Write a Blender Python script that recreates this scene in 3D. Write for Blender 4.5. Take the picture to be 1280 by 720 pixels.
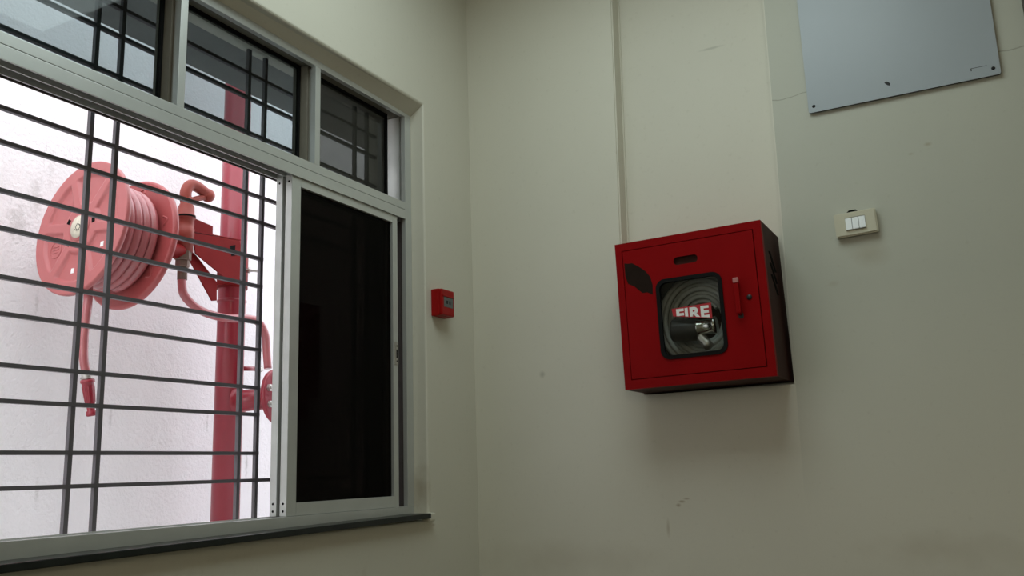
import bpy, bmesh, math, random
from mathutils import Vector, Matrix, Euler
random.seed(4)
sc = bpy.context.scene
for o in list(bpy.data.objects): bpy.data.objects.remove(o)
C = sc.collection
Z0 = 1.15                       # height of the eye above the floor; z below is measured from the eye
PI = math.pi

# ------------------------------------------------------------------ camera
yaw, pit, rol = 0.48840622, 0.20313378, -0.03332795
fw = Vector((-math.sin(yaw)*math.cos(pit), math.cos(yaw)*math.cos(pit), math.sin(pit)))
rt = Vector((math.cos(yaw), math.sin(yaw), 0)); up = rt.cross(fw)
r2 = rt*math.cos(rol) + up*math.sin(rol); u2 = -rt*math.sin(rol) + up*math.cos(rol)
cam = bpy.data.cameras.new('camera'); cam.sensor_width = 36; cam.lens = 1112.16/1280*36
cam.clip_start = .05
co = bpy.data.objects.new('camera', cam); C.objects.link(co)
m = Matrix((r2, u2, -fw)).transposed().to_4x4(); m.translation = (1.729, -2.928, Z0)
co.matrix_world = m
sc.camera = co

# ------------------------------------------------------------------ sky, lamp light, exposure
w = bpy.data.worlds.new('sky'); sc.world = w; w.use_nodes = True
bg = w.node_tree.nodes['Background']; bg.inputs[0].default_value = (.94, .95, 1.0, 1); bg.inputs[1].default_value = 3.0
LAMP = [((1.0, -1.25, 2.012), 1.2, 14.2, (.86, 1.0, .98))]
for loc, size, power, col in LAMP:
    l = bpy.data.lights.new('ceiling_lamp_light', 'AREA'); l.shape = 'SQUARE'; l.size = size; l.energy = power; l.color = col
    lo = bpy.data.objects.new('ceiling_lamp_light', l); C.objects.link(lo); lo.location = (loc[0], loc[1], loc[2]+Z0)
# unseen warm fill light added behind the viewer to lift the shadows
WL = Vector((2.3, -4.545, .75))
l = bpy.data.lights.new('fill_panel_light', 'AREA'); l.shape = 'RECTANGLE'; l.size = 1.2; l.size_y = .6; l.energy = 9.0; l.color = (1.0, .87, .66)
lo = bpy.data.objects.new('fill_panel_light', l); C.objects.link(lo); lo.location = WL + Vector((0, 0, Z0)); lo.rotation_euler = (PI/2, 0, 0)
vs = sc.view_settings
vs.view_transform = 'Standard'; vs.look = 'None'; vs.exposure = 0.0; vs.gamma = 1; vs.use_curve_mapping = False

# ------------------------------------------------------------------ materials
def nodes(name):
    mt = bpy.data.materials.new(name); mt.use_nodes = True
    nt = mt.node_tree; b = nt.nodes['Principled BSDF']
    return mt, nt, b
def N(nt, t, **kw):
    n = nt.nodes.new(t)
    for k, v in kw.items(): setattr(n, k, v)
    return n
def mat(name, col, rough=.5, metal=0, var=.12, scale=8, bump=0, bscale=60, spec=.5, coat=0):
    """base colour with mottled variation and optional fine relief"""
    mt, nt, b = nodes(name); L = nt.links
    tc = N(nt, 'ShaderNodeTexCoord')
    n1 = N(nt, 'ShaderNodeTexNoise'); n1.inputs['Scale'].default_value = scale; n1.inputs['Detail'].default_value = 6
    L.new(tc.outputs['Object'], n1.inputs['Vector'])
    mx = N(nt, 'ShaderNodeMixRGB'); mx.inputs[1].default_value = (*[c*(1-var) for c in col], 1); mx.inputs[2].default_value = (*[min(1, c*(1+var)) for c in col], 1)
    L.new(n1.outputs[0], mx.inputs[0]); L.new(mx.outputs[0], b.inputs['Base Color'])
    b.inputs['Roughness'].default_value = rough; b.inputs['Metallic'].default_value = metal
    b.inputs['Specular IOR Level'].default_value = spec; b.inputs['Coat Weight'].default_value = coat
    if bump:
        n2 = N(nt, 'ShaderNodeTexNoise'); n2.inputs['Scale'].default_value = bscale; n2.inputs['Detail'].default_value = 5
        L.new(tc.outputs['Object'], n2.inputs['Vector'])
        bp = N(nt, 'ShaderNodeBump'); bp.inputs['Strength'].default_value = bump; bp.inputs['Distance'].default_value = .004
        L.new(n2.outputs[0], bp.inputs['Height']); L.new(bp.outputs[0], b.inputs['Normal'])
    return mt
def glass(name, tint, gloss=.06, rough=.02, dust=0, dcol=(.4, .45, .45)):
    mt, nt, b = nodes(name); L = nt.links; nt.nodes.remove(b)
    out = nt.nodes['Material Output']
    t = N(nt, 'ShaderNodeBsdfTransparent'); t.inputs[0].default_value = (*tint, 1)
    g = N(nt, 'ShaderNodeBsdfGlossy'); g.inputs['Roughness'].default_value = rough
    lw = N(nt, 'ShaderNodeLayerWeight'); lw.inputs[0].default_value = .5
    pw = N(nt, 'ShaderNodeMath', operation='POWER'); pw.inputs[1].default_value = 5; L.new(lw.outputs['Facing'], pw.inputs[0])
    mul = N(nt, 'ShaderNodeMath', operation='MULTIPLY_ADD'); mul.inputs[1].default_value = min(1, gloss*8); mul.inputs[2].default_value = gloss
    L.new(pw.outputs[0], mul.inputs[0])
    mx = N(nt, 'ShaderNodeMixShader'); L.new(mul.outputs[0], mx.inputs[0]); L.new(t.outputs[0], mx.inputs[1]); L.new(g.outputs[0], mx.inputs[2])
    last = mx.outputs[0]
    if dust:                                            # film of dust on the pane
        d = N(nt, 'ShaderNodeBsdfDiffuse'); d.inputs[0].default_value = (*dcol, 1)
        m2 = N(nt, 'ShaderNodeMixShader'); m2.inputs[0].default_value = dust; L.new(last, m2.inputs[1]); L.new(d.outputs[0], m2.inputs[2]); last = m2.outputs[0]
    L.new(last, out.inputs[0])
    return mt
def stain(nt, tc, col_in, centre, radii, colour, strength, noise=.6, nscale=14, hard=.5):
    """one dirt mark with a shape of its own, object coordinates"""
    L = nt.links
    mp = N(nt, 'ShaderNodeVectorMath', operation='SUBTRACT'); mp.inputs[1].default_value = centre
    L.new(tc.outputs['Object'], mp.inputs[0])
    dv = N(nt, 'ShaderNodeVectorMath', operation='DIVIDE'); dv.inputs[1].default_value = radii; L.new(mp.outputs[0], dv.inputs[0])
    ln = N(nt, 'ShaderNodeVectorMath', operation='LENGTH'); L.new(dv.outputs[0], ln.inputs[0])
    ns = N(nt, 'ShaderNodeTexNoise'); ns.inputs['Scale'].default_value = nscale; ns.inputs['Detail'].default_value = 4
    L.new(tc.outputs['Object'], ns.inputs['Vector'])
    ma = N(nt, 'ShaderNodeMath', operation='MULTIPLY_ADD'); ma.inputs[1].default_value = noise*2; L.new(ns.outputs[0], ma.inputs[0]); L.new(ln.outputs['Value'], ma.inputs[2])
    rg = N(nt, 'ShaderNodeMapRange'); rg.inputs[1].default_value = 1+noise; rg.inputs[2].default_value = hard+noise; rg.inputs[3].default_value = 0; rg.inputs[4].default_value = strength
    L.new(ma.outputs[0], rg.inputs[0])
    mx = N(nt, 'ShaderNodeMixRGB'); mx.inputs[2].default_value = (*colour, 1)
    L.new(rg.outputs[0], mx.inputs[0]); L.new(col_in, mx.inputs[1])
    return mx.outputs[0]
def wall_paint(name, base, marks=(), crack=None, dirt=(.30, .27, .18), low=None):
    mt, nt, b = nodes(name); L = nt.links
    tc = N(nt, 'ShaderNodeTexCoord')
    n1 = N(nt, 'ShaderNodeTexNoise'); n1.inputs['Scale'].default_value = 1.6; n1.inputs['Detail'].default_value = 5; n1.inputs['Roughness'].default_value = .6
    L.new(tc.outputs['Object'], n1.inputs['Vector'])
    mx = N(nt, 'ShaderNodeMixRGB'); mx.inputs[1].default_value = (*[c*.95 for c in base], 1); mx.inputs[2].default_value = (*[min(1, c*1.05) for c in base], 1)
    L.new(n1.outputs[0], mx.inputs[0]); col = mx.outputs[0]
    if low:                                             # base colour blends into low towards the bottom
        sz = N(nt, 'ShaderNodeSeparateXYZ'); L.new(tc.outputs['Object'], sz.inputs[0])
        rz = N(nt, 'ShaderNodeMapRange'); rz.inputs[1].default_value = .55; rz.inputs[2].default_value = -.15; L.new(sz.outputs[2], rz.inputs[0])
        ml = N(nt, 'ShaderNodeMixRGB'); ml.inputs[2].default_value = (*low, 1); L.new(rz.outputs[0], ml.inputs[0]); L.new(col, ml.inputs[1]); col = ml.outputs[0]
    # fine speckle of grime
    n2 = N(nt, 'ShaderNodeTexNoise'); n2.inputs['Scale'].default_value = 55; n2.inputs['Detail'].default_value = 3
    L.new(tc.outputs['Object'], n2.inputs['Vector'])
    rg = N(nt, 'ShaderNodeMapRange'); rg.inputs[1].default_value = .62; rg.inputs[2].default_value = .80; rg.inputs[3].default_value = 0; rg.inputs[4].default_value = .14
    L.new(n2.outputs[0], rg.inputs[0])
    m2 = N(nt, 'ShaderNodeMixRGB'); m2.inputs[2].default_value = (*dirt, 1); L.new(rg.outputs[0], m2.inputs[0]); L.new(col, m2.inputs[1]); col = m2.outputs[0]
    for c, r, cl, s, nz, ns, hd in marks: col = stain(nt, tc, col, c, r, cl, s, nz, ns, hd)
    if crack is not None:                           # hairline crack along x at height crack
        sp = N(nt, 'ShaderNodeSeparateXYZ'); L.new(tc.outputs['Object'], sp.inputs[0])
        n3 = N(nt, 'ShaderNodeTexNoise'); n3.inputs['Scale'].default_value = 6; n3.inputs['Detail'].default_value = 4; L.new(tc.outputs['Object'], n3.inputs['Vector'])
        a = N(nt, 'ShaderNodeMath', operation='MULTIPLY_ADD'); a.inputs[1].default_value = .05; L.new(n3.outputs[0], a.inputs[0]); L.new(sp.outputs[2], a.inputs[2])
        s1 = N(nt, 'ShaderNodeMath', operation='SUBTRACT'); s1.inputs[1].default_value = crack+.025; L.new(a.outputs[0], s1.inputs[0])
        ab = N(nt, 'ShaderNodeMath', operation='ABSOLUTE'); L.new(s1.outputs[0], ab.inputs[0])
        lt = N(nt, 'ShaderNodeMapRange'); lt.inputs[1].default_value = .0026; lt.inputs[2].default_value = .0008; lt.inputs[3].default_value = 0; lt.inputs[4].default_value = .4
        L.new(ab.outputs[0], lt.inputs[0])
        gx = N(nt, 'ShaderNodeMath', operation='GREATER_THAN'); gx.inputs[1].default_value = 1.19; L.new(sp.outputs[0], gx.inputs[0])
        mu = N(nt, 'ShaderNodeMath', operation='MULTIPLY'); L.new(lt.outputs[0], mu.inputs[0]); L.new(gx.outputs[0], mu.inputs[1])
        m3 = N(nt, 'ShaderNodeMixRGB'); m3.inputs[2].default_value = (.12, .11, .07, 1); L.new(mu.outputs[0], m3.inputs[0]); L.new(col, m3.inputs[1]); col = m3.outputs[0]
    L.new(col, b.inputs['Base Color']); b.inputs['Roughness'].default_value = .55; b.inputs['Specular IOR Level'].default_value = .3
    n4 = N(nt, 'ShaderNodeTexNoise'); n4.inputs['Scale'].default_value = 22; n4.inputs['Detail'].default_value = 6; L.new(tc.outputs['Object'], n4.inputs['Vector'])
    bp = N(nt, 'ShaderNodeBump'); bp.inputs['Strength'].default_value = .12; bp.inputs['Distance'].default_value = .004
    L.new(n4.outputs[0], bp.inputs['Height']); L.new(bp.outputs[0], b.inputs['Normal'])
    return mt

CREAM = (.66, .64, .545)
BR = (.30, .23, .13); GR = (.25, .25, .19)
M = {}
# object coordinates of the room shell are scene coordinates with z measured from the eye
RIGHT_MARKS = [
    ((.287, 0, .345), (.014, .2, .016), GR, .45, .3, 40, .2), ((.770, 0, -.128), (.010, .2, .007), BR, .6, .3, 30, .2), ((.782, 0, -.116), (.013, .2, .005), BR, .6, .3, 30, .2), ((.800, 0, -.107), (.014, .2, .004), BR, .5, .3, 30, .2),
    ((1.45, 0, .635), (.07, .2, .05), BR, .28, .5, 12, .1), ((1.65, 0, .952), (.014, .2, .008), BR, .45, .3, 30, .2), ((1.60, 0, .93), (.010, .2, .006), BR, .3, .3, 30, .2),
    ((.99, 0.05, 1.48), (.06, .2, .006), GR, .35, .5, 25, .2), ((.35, 0, -.30), (.35, .3, .07), BR, .14, .8, 8, .1), ((1.55, 0, -.26), (.25, .3, .06), BR, .16, .8, 10, .1),
    ((.73, 0, -.20), (.008, .2, .035), BR, .4, .4, 25, .2), ((1.33, 0, .55), (.02, .2, .012), BR, .2, .4, 25, .2)]
M['wall_right'] = wall_paint('cream_paint_right', CREAM, RIGHT_MARKS)
M['wall_greyer'] = wall_paint('greyer_cream_paint', (.505, .51, .435), RIGHT_MARKS, crack=1.205, low=CREAM)
M['wall_left'] = wall_paint('cream_paint_left', CREAM, [
    ((0, -.30, -.17), (.2, .012, .006), BR, .5, .3, 60, .2), ((-.03, -.33, -.05), (.05, .03, .10), BR, .5, .6, 18, .1), ((0, -.68, -.34), (.2, .02, .08), BR, .3, .6, 18, .1)])
M['wall'] = wall_paint('cream_paint', CREAM)
M['ceiling'] = mat('white_distemper', (.75, .75, .70), .8, var=.04)
M['floor'] = mat('grey_terrazzo', (.14, .105, .07), .35, var=.25, scale=60)
def outside_plaster():
    mt, nt, b = nodes('white_rough_plaster'); L = nt.links
    tc = N(nt, 'ShaderNodeTexCoord')
    mpg = N(nt, 'ShaderNodeMapping'); mpg.inputs['Scale'].default_value = (1, 1, .35); L.new(tc.outputs['Object'], mpg.inputs[0])
    n1 = N(nt, 'ShaderNodeTexNoise'); n1.inputs['Scale'].default_value = 3.5; n1.inputs['Detail'].default_value = 8; L.new(mpg.outputs[0], n1.inputs['Vector'])
    rp = N(nt, 'ShaderNodeValToRGB'); rp.color_ramp.elements[0].position = .32; rp.color_ramp.elements[0].color = (.83, .82, .835, 1); rp.color_ramp.elements[1].position = .6; rp.color_ramp.elements[1].color = (.88, .87, .885, 1)
    L.new(n1.outputs[0], rp.inputs[0]); col = rp.outputs[0]
    # thin dark weeping marks
    mp2 = N(nt, 'ShaderNodeMapping'); mp2.inputs['Scale'].default_value = (14, 14, 2.2); L.new(tc.outputs['Object'], mp2.inputs[0])
    n2 = N(nt, 'ShaderNodeTexNoise'); n2.inputs['Scale'].default_value = 2.2; n2.inputs['Detail'].default_value = 7; L.new(mp2.outputs[0], n2.inputs['Vector'])
    rg = N(nt, 'ShaderNodeMapRange'); rg.inputs[1].default_value = .70; rg.inputs[2].default_value = .80; rg.inputs[3].default_value = 0; rg.inputs[4].default_value = .45
    L.new(n2.outputs[0], rg.inputs[0])
    mx = N(nt, 'ShaderNodeMixRGB'); mx.inputs[2].default_value = (.30, .29, .28, 1); L.new(rg.outputs[0], mx.inputs[0]); L.new(col, mx.inputs[1]); col = mx.outputs[0]
    for c, r, s in [((-1.68, -.79, 1.06), (.3, .05, .10), .6), ((-1.68, -.72, 1.18), (.3, .035, .09), .5), ((-1.68, -.66, 1.32), (.3, .02, .10), .25), ((-1.68, -.68, .74), (.3, .01, .06), .4), ((-1.68, .52, .08), (.3, .010, .08), .5),
                    ((-1.68, -.62, -.02), (.3, .012, .06), .4), ((-1.68, -.3, .28), (.3, .01, .05), .4), ((-1.68, .25, .28), (.3, .008, .06), .5)]:
        col = stain(nt, tc, col, c, r, (.42, .41, .39), s*.7, 1.1, 70, .3)
    L.new(col, b.inputs['Base Color']); b.inputs['Roughness'].default_value = .9; b.inputs['Specular IOR Level'].default_value = .1
    n4 = N(nt, 'ShaderNodeTexNoise'); n4.inputs['Scale'].default_value = 70; n4.inputs['Detail'].default_value = 6; L.new(tc.outputs['Object'], n4.inputs['Vector'])
    bp = N(nt, 'ShaderNodeBump'); bp.inputs['Strength'].default_value = .45; bp.inputs['Distance'].default_value = .010
    L.new(n4.outputs[0], bp.inputs['Height']); L.new(bp.outputs[0], b.inputs['Normal'])
    return mt
M['outside'] = outside_plaster()
M['concrete'] = mat('weathered_concrete', (.72, .72, .71), .9, var=.2, scale=5, bump=.4)
M['slab'] = mat('bare_grey_slab', (.34, .34, .33), .9, var=.2, scale=5, bump=.4)
M['bead'] = mat('brownish_glazing_bead', (.20, .185, .15), .6, var=.15, scale=14, spec=.2)
M['alu'] = mat('dull_aluminium', (.56, .575, .555), .38, .45, var=.08, scale=12)
M['alu_shaded'] = mat('shaded_track_aluminium', (.10, .085, .08), .6, .2, var=.2, scale=20)  # aluminium darkened to paint in the shade inside the channels
M['rubber'] = mat('black_rubber', (.008, .008, .008), .8, var=.2, spec=.1)
M['hole'] = mat('dark_socket', (.01, .01, .01), .9, spec=.05)
M['sill'] = mat('dark_green_stone', (.014, .018, .017), .3, var=.6, scale=30, spec=.3)
M['grille'] = mat('grey_enamel_bar', (.11, .10, .112), .45, var=.15, scale=20)
M['pane_clear'] = glass('grey_tinted_glass', (.50, .55, .55), .02)
M['pane_dark'] = glass('dark_tinted_glass', (.25, .26, .25), .05)
M['pane_black'] = glass('black_filmed_glass', (.20, .18, .17), .008)
M['pane_door'] = glass('clear_acrylic', (.90, .91, .90), .02)
M['red_cab'] = mat('signal_red_enamel', (.24, .003, .004), .45, var=.12, scale=7, bump=.05, bscale=30, spec=.06)
M['red_shaded'] = mat('shaded_red_enamel', (.045, .012, .008), .6, var=.5, scale=9, spec=.15)  # cabinet red with shade put into its colour: side, bottom, inside
M['worn'] = mat('rubbed_red_enamel', (.42, .16, .15), .4, var=.2, scale=60)
M['chip'] = mat('bare_dark_primer', (.018, .011, .008), .85, var=.3, scale=30, spec=.08)
M['hose_grey'] = mat('grey_canvas_hose', (.50, .53, .50), .55, var=.2, scale=30, bump=.2, bscale=200)
M['chrome'] = mat('worn_chrome', (.75, .75, .72), .18, 1, var=.1)
M['gunmetal'] = mat('dark_gunmetal', (.025, .025, .024), .45, .3, var=.2)
M['stick_red'] = mat('sticker_red', (.42, .012, .02), .5, var=.05)
M['stick_white'] = mat('sticker_white', (.80, .80, .78), .5, var=.04)
M['call_red'] = mat('call_point_red_plastic', (.34, .005, .005), .4, var=.06, spec=.2)
M['call_glass'] = mat('call_point_grey_window', (.10, .115, .115), .3, var=.45, scale=60)
M['plate'] = mat('yellowed_cream_plastic', (.58, .555, .43), .38, var=.06, scale=20)
M['rocker'] = mat('white_plastic', (.82, .84, .84), .3, var=.03)
M['board'] = mat('grey_blue_sheet', (.37, .41, .44), .33, var=.06, scale=4, spec=.4)
M['board_edge'] = mat('black_sheet_core', (.03, .03, .025), .7)
M['screw'] = mat('black_screw', (.012, .012, .012), .5, .4)
M['trim'] = mat('dark_brown_wood', (.045, .03, .018), .5, var=.3, scale=14)
M['reel'] = mat('faded_red_enamel', (.46, .13, .13), .34, var=.07, scale=9)
M['reel_in'] = mat('red_enamel', (.42, .085, .085), .38, var=.1, scale=9)
M['hose_red'] = mat('pale_red_rubber_hose', (.44, .13, .14), .28, var=.08, scale=12, coat=.5)
M['pipe'] = mat('crimson_gloss_paint', (.29, .022, .038), .3, var=.12, scale=10, spec=.5, coat=.15)
M['bracket'] = mat('red_bracket_paint', (.20, .010, .010), .5, var=.15, scale=14, spec=.12)
M['orange'] = mat('red_oxide_brass', (.28, .06, .045), .45, var=.15, scale=14, spec=.25)
M['brass'] = mat('tarnished_brass', (.16, .11, .085), .45, .6, var=.3, scale=30)
M['steel'] = mat('zinc_steel', (.55, .53, .50), .35, .8, var=.12, scale=30)
M['paper'] = mat('stained_paper_label', (.66, .62, .50), .7, var=.30, scale=60)
M['white'] = mat('white_sticker', (.85, .85, .85), .6, var=.03)
M['lamp_body'] = mat('white_lamp_enamel', (.8, .8, .8), .5, var=.02)
def emit(name, col, s):
    mt, nt, b = nodes(name); b.inputs['Emission Color'].default_value = (*col, 1); b.inputs['Emission Strength'].default_value = s
    b.inputs['Base Color'].default_value = (.8, .8, .8, 1); return mt
M['fill_glow'] = emit('warm_fill_glow', (1.0, .87, .66), 1.0)
M['diffuser'] = emit('lit_diffuser', (.84, 1.0, 1.03), 1.0)

# ------------------------------------------------------------------ mesh helpers
def B(): return bmesh.new()
def box(bm, x0, x1, y0, y1, z0, z1, mx=None, bev=0):
    r = bmesh.ops.create_cube(bm, size=1)
    vs_ = r['verts']
    for v in vs_: v.co = Vector(((x0+x1)/2 + v.co.x*(x1-x0), (y0+y1)/2 + v.co.y*(y1-y0), (z0+z1)/2 + v.co.z*(z1-z0)))
    if bev:
        es = list({e for v in vs_ for e in v.link_edges})
        rr = bmesh.ops.bevel(bm, geom=es, offset=bev, segments=2, affect='EDGES', profile=.6)
        vs_ = list({v for f in rr['faces'] for v in f.verts} | {v for v in vs_ if v.is_valid})
    if mx is not None: bmesh.ops.transform(bm, matrix=mx, verts=vs_)
    return vs_
def tube(bm, pts, r, seg=12, caps=True, closed=False):
    pts = [Vector(p) for p in pts]; n = len(pts)
    rad = r if isinstance(r, (list, tuple)) else [r]*n
    tan = []
    for i in range(n):
        a = pts[(i-1) % n] if (closed or i > 0) else pts[i]; b = pts[(i+1) % n] if (closed or i < n-1) else pts[i]
        tan.append((b-a).normalized())
    t = tan[0]; nrm = t.orthogonal().normalized(); rings = []
    for i in range(n):
        if i:
            q = tan[i-1].rotation_difference(tan[i]); nrm = q @ nrm
            nrm = (nrm - tan[i]*nrm.dot(tan[i])).normalized()
        bn = tan[i].cross(nrm)
        rings.append([bm.verts.new(pts[i] + (nrm*math.cos(2*PI*k/seg) + bn*math.sin(2*PI*k/seg))*rad[i]) for k in range(seg)])
    rng = range(n if closed else n-1)
    for i in rng:
        A, D = rings[i], rings[(i+1) % n]
        for k in range(seg): bm.faces.new((A[k], A[(k+1) % seg], D[(k+1) % seg], D[k])).smooth = True
    if caps and not closed:
        bm.faces.new(rings[0][::-1]); bm.faces.new(rings[-1])
def smooth_path(pts, k=6):
    pts = [Vector(p) for p in pts]; out = []
    P = [pts[0]*2-pts[1]] + pts + [pts[-1]*2-pts[-2]]
    for i in range(1, len(P)-2):
        for j in range(k):
            t = j/k; a, b, c, d = P[i-1], P[i], P[i+1], P[i+2]
            out.append(.5*((2*b) + (c-a)*t + (2*a-5*b+4*c-d)*t*t + (3*b-a-3*c+d)*t**3))
    out.append(pts[-1]); return out
def lathe(bm, prof, mx=None, seg=48, smooth=True):
    """profile [(radius, y)] turned about the local Y axis"""
    rings = []; vs_ = []
    for r, y in prof:
        if r < 1e-6: ring = [bm.verts.new((0, y, 0))]
        else: ring = [bm.verts.new((r*math.cos(2*PI*k/seg), y, r*math.sin(2*PI*k/seg))) for k in range(seg)]
        rings.append(ring); vs_ += ring
    for A, D in zip(rings, rings[1:]):
        if len(A) == 1 and len(D) == 1: continue
        for k in range(seg):
            k2 = (k+1) % seg
            if len(A) == 1: f = (A[0], D[k2], D[k])
            elif len(D) == 1: f = (A[k], A[k2], D[0])
            else: f = (A[k], A[k2], D[k2], D[k])
            try: bm.faces.new(f).smooth = smooth
            except ValueError: pass
    if mx is not None: bmesh.ops.transform(bm, matrix=mx, verts=vs_)
    return vs_
def rrect(cx, cz, w, h, r, seg=6):
    out = []
    for sx, sz, a0 in ((1, 1, 0), (-1, 1, PI/2), (-1, -1, PI), (1, -1, 1.5*PI)):
        for k in range(seg+1):
            a = a0 + PI/2*k/seg
            out.append((cx + sx*(w/2-r) + r*math.cos(a), cz + sz*(h/2-r) + r*math.sin(a)))
    return out
def plate(bm, outer, holes, y0, y1):
    """flat plate in XZ between y0 (front) and y1, with holes"""
    edges = []; allv = []
    for loop in [outer]+list(holes):
        vv = [bm.verts.new((x, y0, z)) for x, z in loop]; allv += vv
        edges += [bm.edges.new((vv[i], vv[(i+1) % len(vv)])) for i in range(len(vv))]
    r = bmesh.ops.triangle_fill(bm, edges=edges, use_beauty=True, use_dissolve=False)
    fs = [g for g in r['geom'] if isinstance(g, bmesh.types.BMFace)]
    e = bmesh.ops.extrude_face_region(bm, geom=fs)
    vv = [g for g in e['geom'] if isinstance(g, bmesh.types.BMVert)]
    bmesh.ops.translate(bm, verts=vv, vec=(0, y1-y0, 0))
    return allv+vv
def prismX(bm, poly, x0, x1):
    """polygon given in (y,z), extruded along X"""
    a = [bm.verts.new((x0, y, z)) for y, z in poly]; b = [bm.verts.new((x1, y, z)) for y, z in poly]
    n = len(poly); bm.faces.new(a); bm.faces.new(b[::-1])
    for i in range(n): bm.faces.new((a[i], b[i], b[(i+1) % n], a[(i+1) % n]))
def obj(name, bm, mt, parent=None, shift=None, z0=True):
    """links bm as one mesh object. Top level: origin placed at shift (scene coords, z from the eye)."""
    bmesh.ops.recalc_face_normals(bm, faces=bm.faces)
    me = bpy.data.meshes.new(name)
    if shift is not None: bmesh.ops.translate(bm, verts=bm.verts, vec=-Vector(shift))
    bm.to_mesh(me); bm.free()
    me.materials.append(M[mt] if isinstance(mt, str) else mt)
    o = bpy.data.objects.new(name, me); C.objects.link(o)
    if parent is not None: o.parent = parent
    else:
        s = Vector(shift) if shift is not None else Vector((0, 0, 0)); o.location = (s.x, s.y, s.z+Z0)
    return o
def thing(name, loc, label, cat, group=None, rot=(0, 0, 0), kind=None):
    o = bpy.data.objects.new(name, None); C.objects.link(o); o.empty_display_size = .1
    o.location = (loc[0], loc[1], loc[2]+Z0); o.rotation_euler = rot
    tag(o, label, cat, group, kind); return o
def tag(o, label=None, cat=None, group=None, kind=None):
    if label: o['label'] = label
    if cat: o['category'] = cat
    if group: o['group'] = group
    if kind: o['kind'] = kind
    return o
def copy_part(o, parent, loc, rot=None):
    c = o.copy(); C.objects.link(c); c.parent = parent; c.location = loc
    if rot is not None: c.rotation_euler = rot
    return c

# ------------------------------------------------------------------ room shell
CEIL = 2.05; GZ = -.45
YW0, YW1, ZW0, ZW1 = -2.43, -.332, -.150, 1.348       # window recess in the left wall
def wall_left():
    bm = B()
    ys = [-4.6, YW0, YW1, .30]; zs = [-Z0, ZW0, ZW1, CEIL]
    def grid(X, ys, zs, inner=None):
        g = [[bm.verts.new((X, y, z)) for z in zs] for y in ys]
        if inner:
            for (i, j), (y, z) in inner.items(): g[i][j].co.y = y; g[i][j].co.z = z
        for i in range(3):
            for j in range(3):
                if (i, j) != (1, 1): bm.faces.new((g[i][j], g[i+1][j], g[i+1][j+1], g[i][j+1]))
        return g
    a = grid(0, ys, zs); b = grid(-.25, ys, zs, {(1, 1): (YW0, -.15), (2, 1): (YW1, -.15), (1, 2): (YW0, 1.352), (2, 2): (YW1, 1.352)})
    # plaster reveal running in to the frame, uneven soffit
    mid = {(1, 1): (-.056, YW0, -.150), (2, 1): (-.056, YW1, -.150), (2, 2): (-.056, YW1, 1.312), (1, 2): (-.056, YW0, 1.352)}
    mv = {k: bm.verts.new(v) for k, v in mid.items()}
    loop = [(1, 1), (2, 1), (2, 2), (1, 2)]
    for k in range(4):
        p, q = loop[k], loop[(k+1) % 4]
        bm.faces.new((a[p[0]][p[1]], a[q[0]][q[1]], mv[q], mv[p]))
        bm.faces.new((mv[p], mv[q], b[q[0]][q[1]], b[p[0]][p[1]]))
    rim = [(i, 0) for i in range(4)] + [(3, j) for j in (1, 2, 3)] + [(i, 3) for i in (2, 1, 0)] + [(0, j) for j in (2, 1)]
    for k in range(len(rim)):
        p, q = rim[k], rim[(k+1) % len(rim)]
        bm.faces.new((a[p[0]][p[1]], b[p[0]][p[1]], b[q[0]][q[1]], a[q[0]][q[1]]))
    es = [e for e in bm.edges if all(abs(v.co.x) < 1e-5 and YW0-.01 < v.co.y < YW1+.01 and ZW0-.01 < v.co.z < ZW1+.01 for v in e.verts)]
    bmesh.ops.bevel(bm, geom=es, offset=.007, segments=3, affect='EDGES', profile=.5)
    return bm
wl = obj('wall_left', wall_left(), 'wall_left'); tag(wl, 'cream painted wall around the barred window', kind='structure')
bm = B(); box(bm, -.005, .022, -.365, -.318, -.156, -.128, bev=.006); tag(obj('plaster_patch', bm, 'wall_left', wl), 'lump of plaster at the end of the stone sill')
# right wall with a shallow full-height recess behind the hose cabinet
NX0, NX1, ND = .624, 1.188, .068
bm = B()
RZ = .243                                              # the recess comes down from the ceiling and ends in a ledge under the cabinet
def lean(x0, z): return x0 + (.030 if x0 < .9 else .020)*(z-.8)/1.5 - (0 if x0 < .9 else .002)
xs = [-.25, NX0, NX1, 3.4]; zz = [-Z0, RZ, CEIL]
def xz(i, z): return lean(xs[i], z) if i in (1, 2) else xs[i]
g = [[bm.verts.new((xz(i, z), 0, z)) for z in zz] for i in range(4)]
for i in range(3):
    for j in range(2):
        if (i, j) != (1, 1): bm.faces.new((g[i][j], g[i+1][j], g[i+1][j+1], g[i][j+1]))
n4 = {(i, j): bm.verts.new((g[i][j].co.x, ND, g[i][j].co.z)) for i in (1, 2) for j in (1, 2)}
bm.faces.new((n4[1, 1], n4[2, 1], n4[2, 2], n4[1, 2]))
bm.faces.new((g[1][1], g[1][2], n4[1, 2], n4[1, 1])); bm.faces.new((g[2][1], g[2][2], n4[2, 2], n4[2, 1])); bm.faces.new((g[1][1], g[2][1], n4[2, 1], n4[1, 1]))
bk_ = [bm.verts.new(c) for c in ((-.25, .3, -Z0), (3.4, .3, -Z0), (3.4, .3, CEIL), (-.25, .3, CEIL))]
bm.faces.new(bk_)
bm.faces.new((g[0][0], g[0][1], g[0][2], bk_[3], bk_[0])); bm.faces.new((g[3][0], g[3][1], g[3][2], bk_[2], bk_[1]))
bm.faces.new((g[0][0], g[1][0], g[2][0], g[3][0], bk_[1], bk_[0])); bm.faces.new((g[0][2], g[1][2], n4[1, 2], n4[2, 2], g[2][2], g[3][2], bk_[2], bk_[3]))
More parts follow.
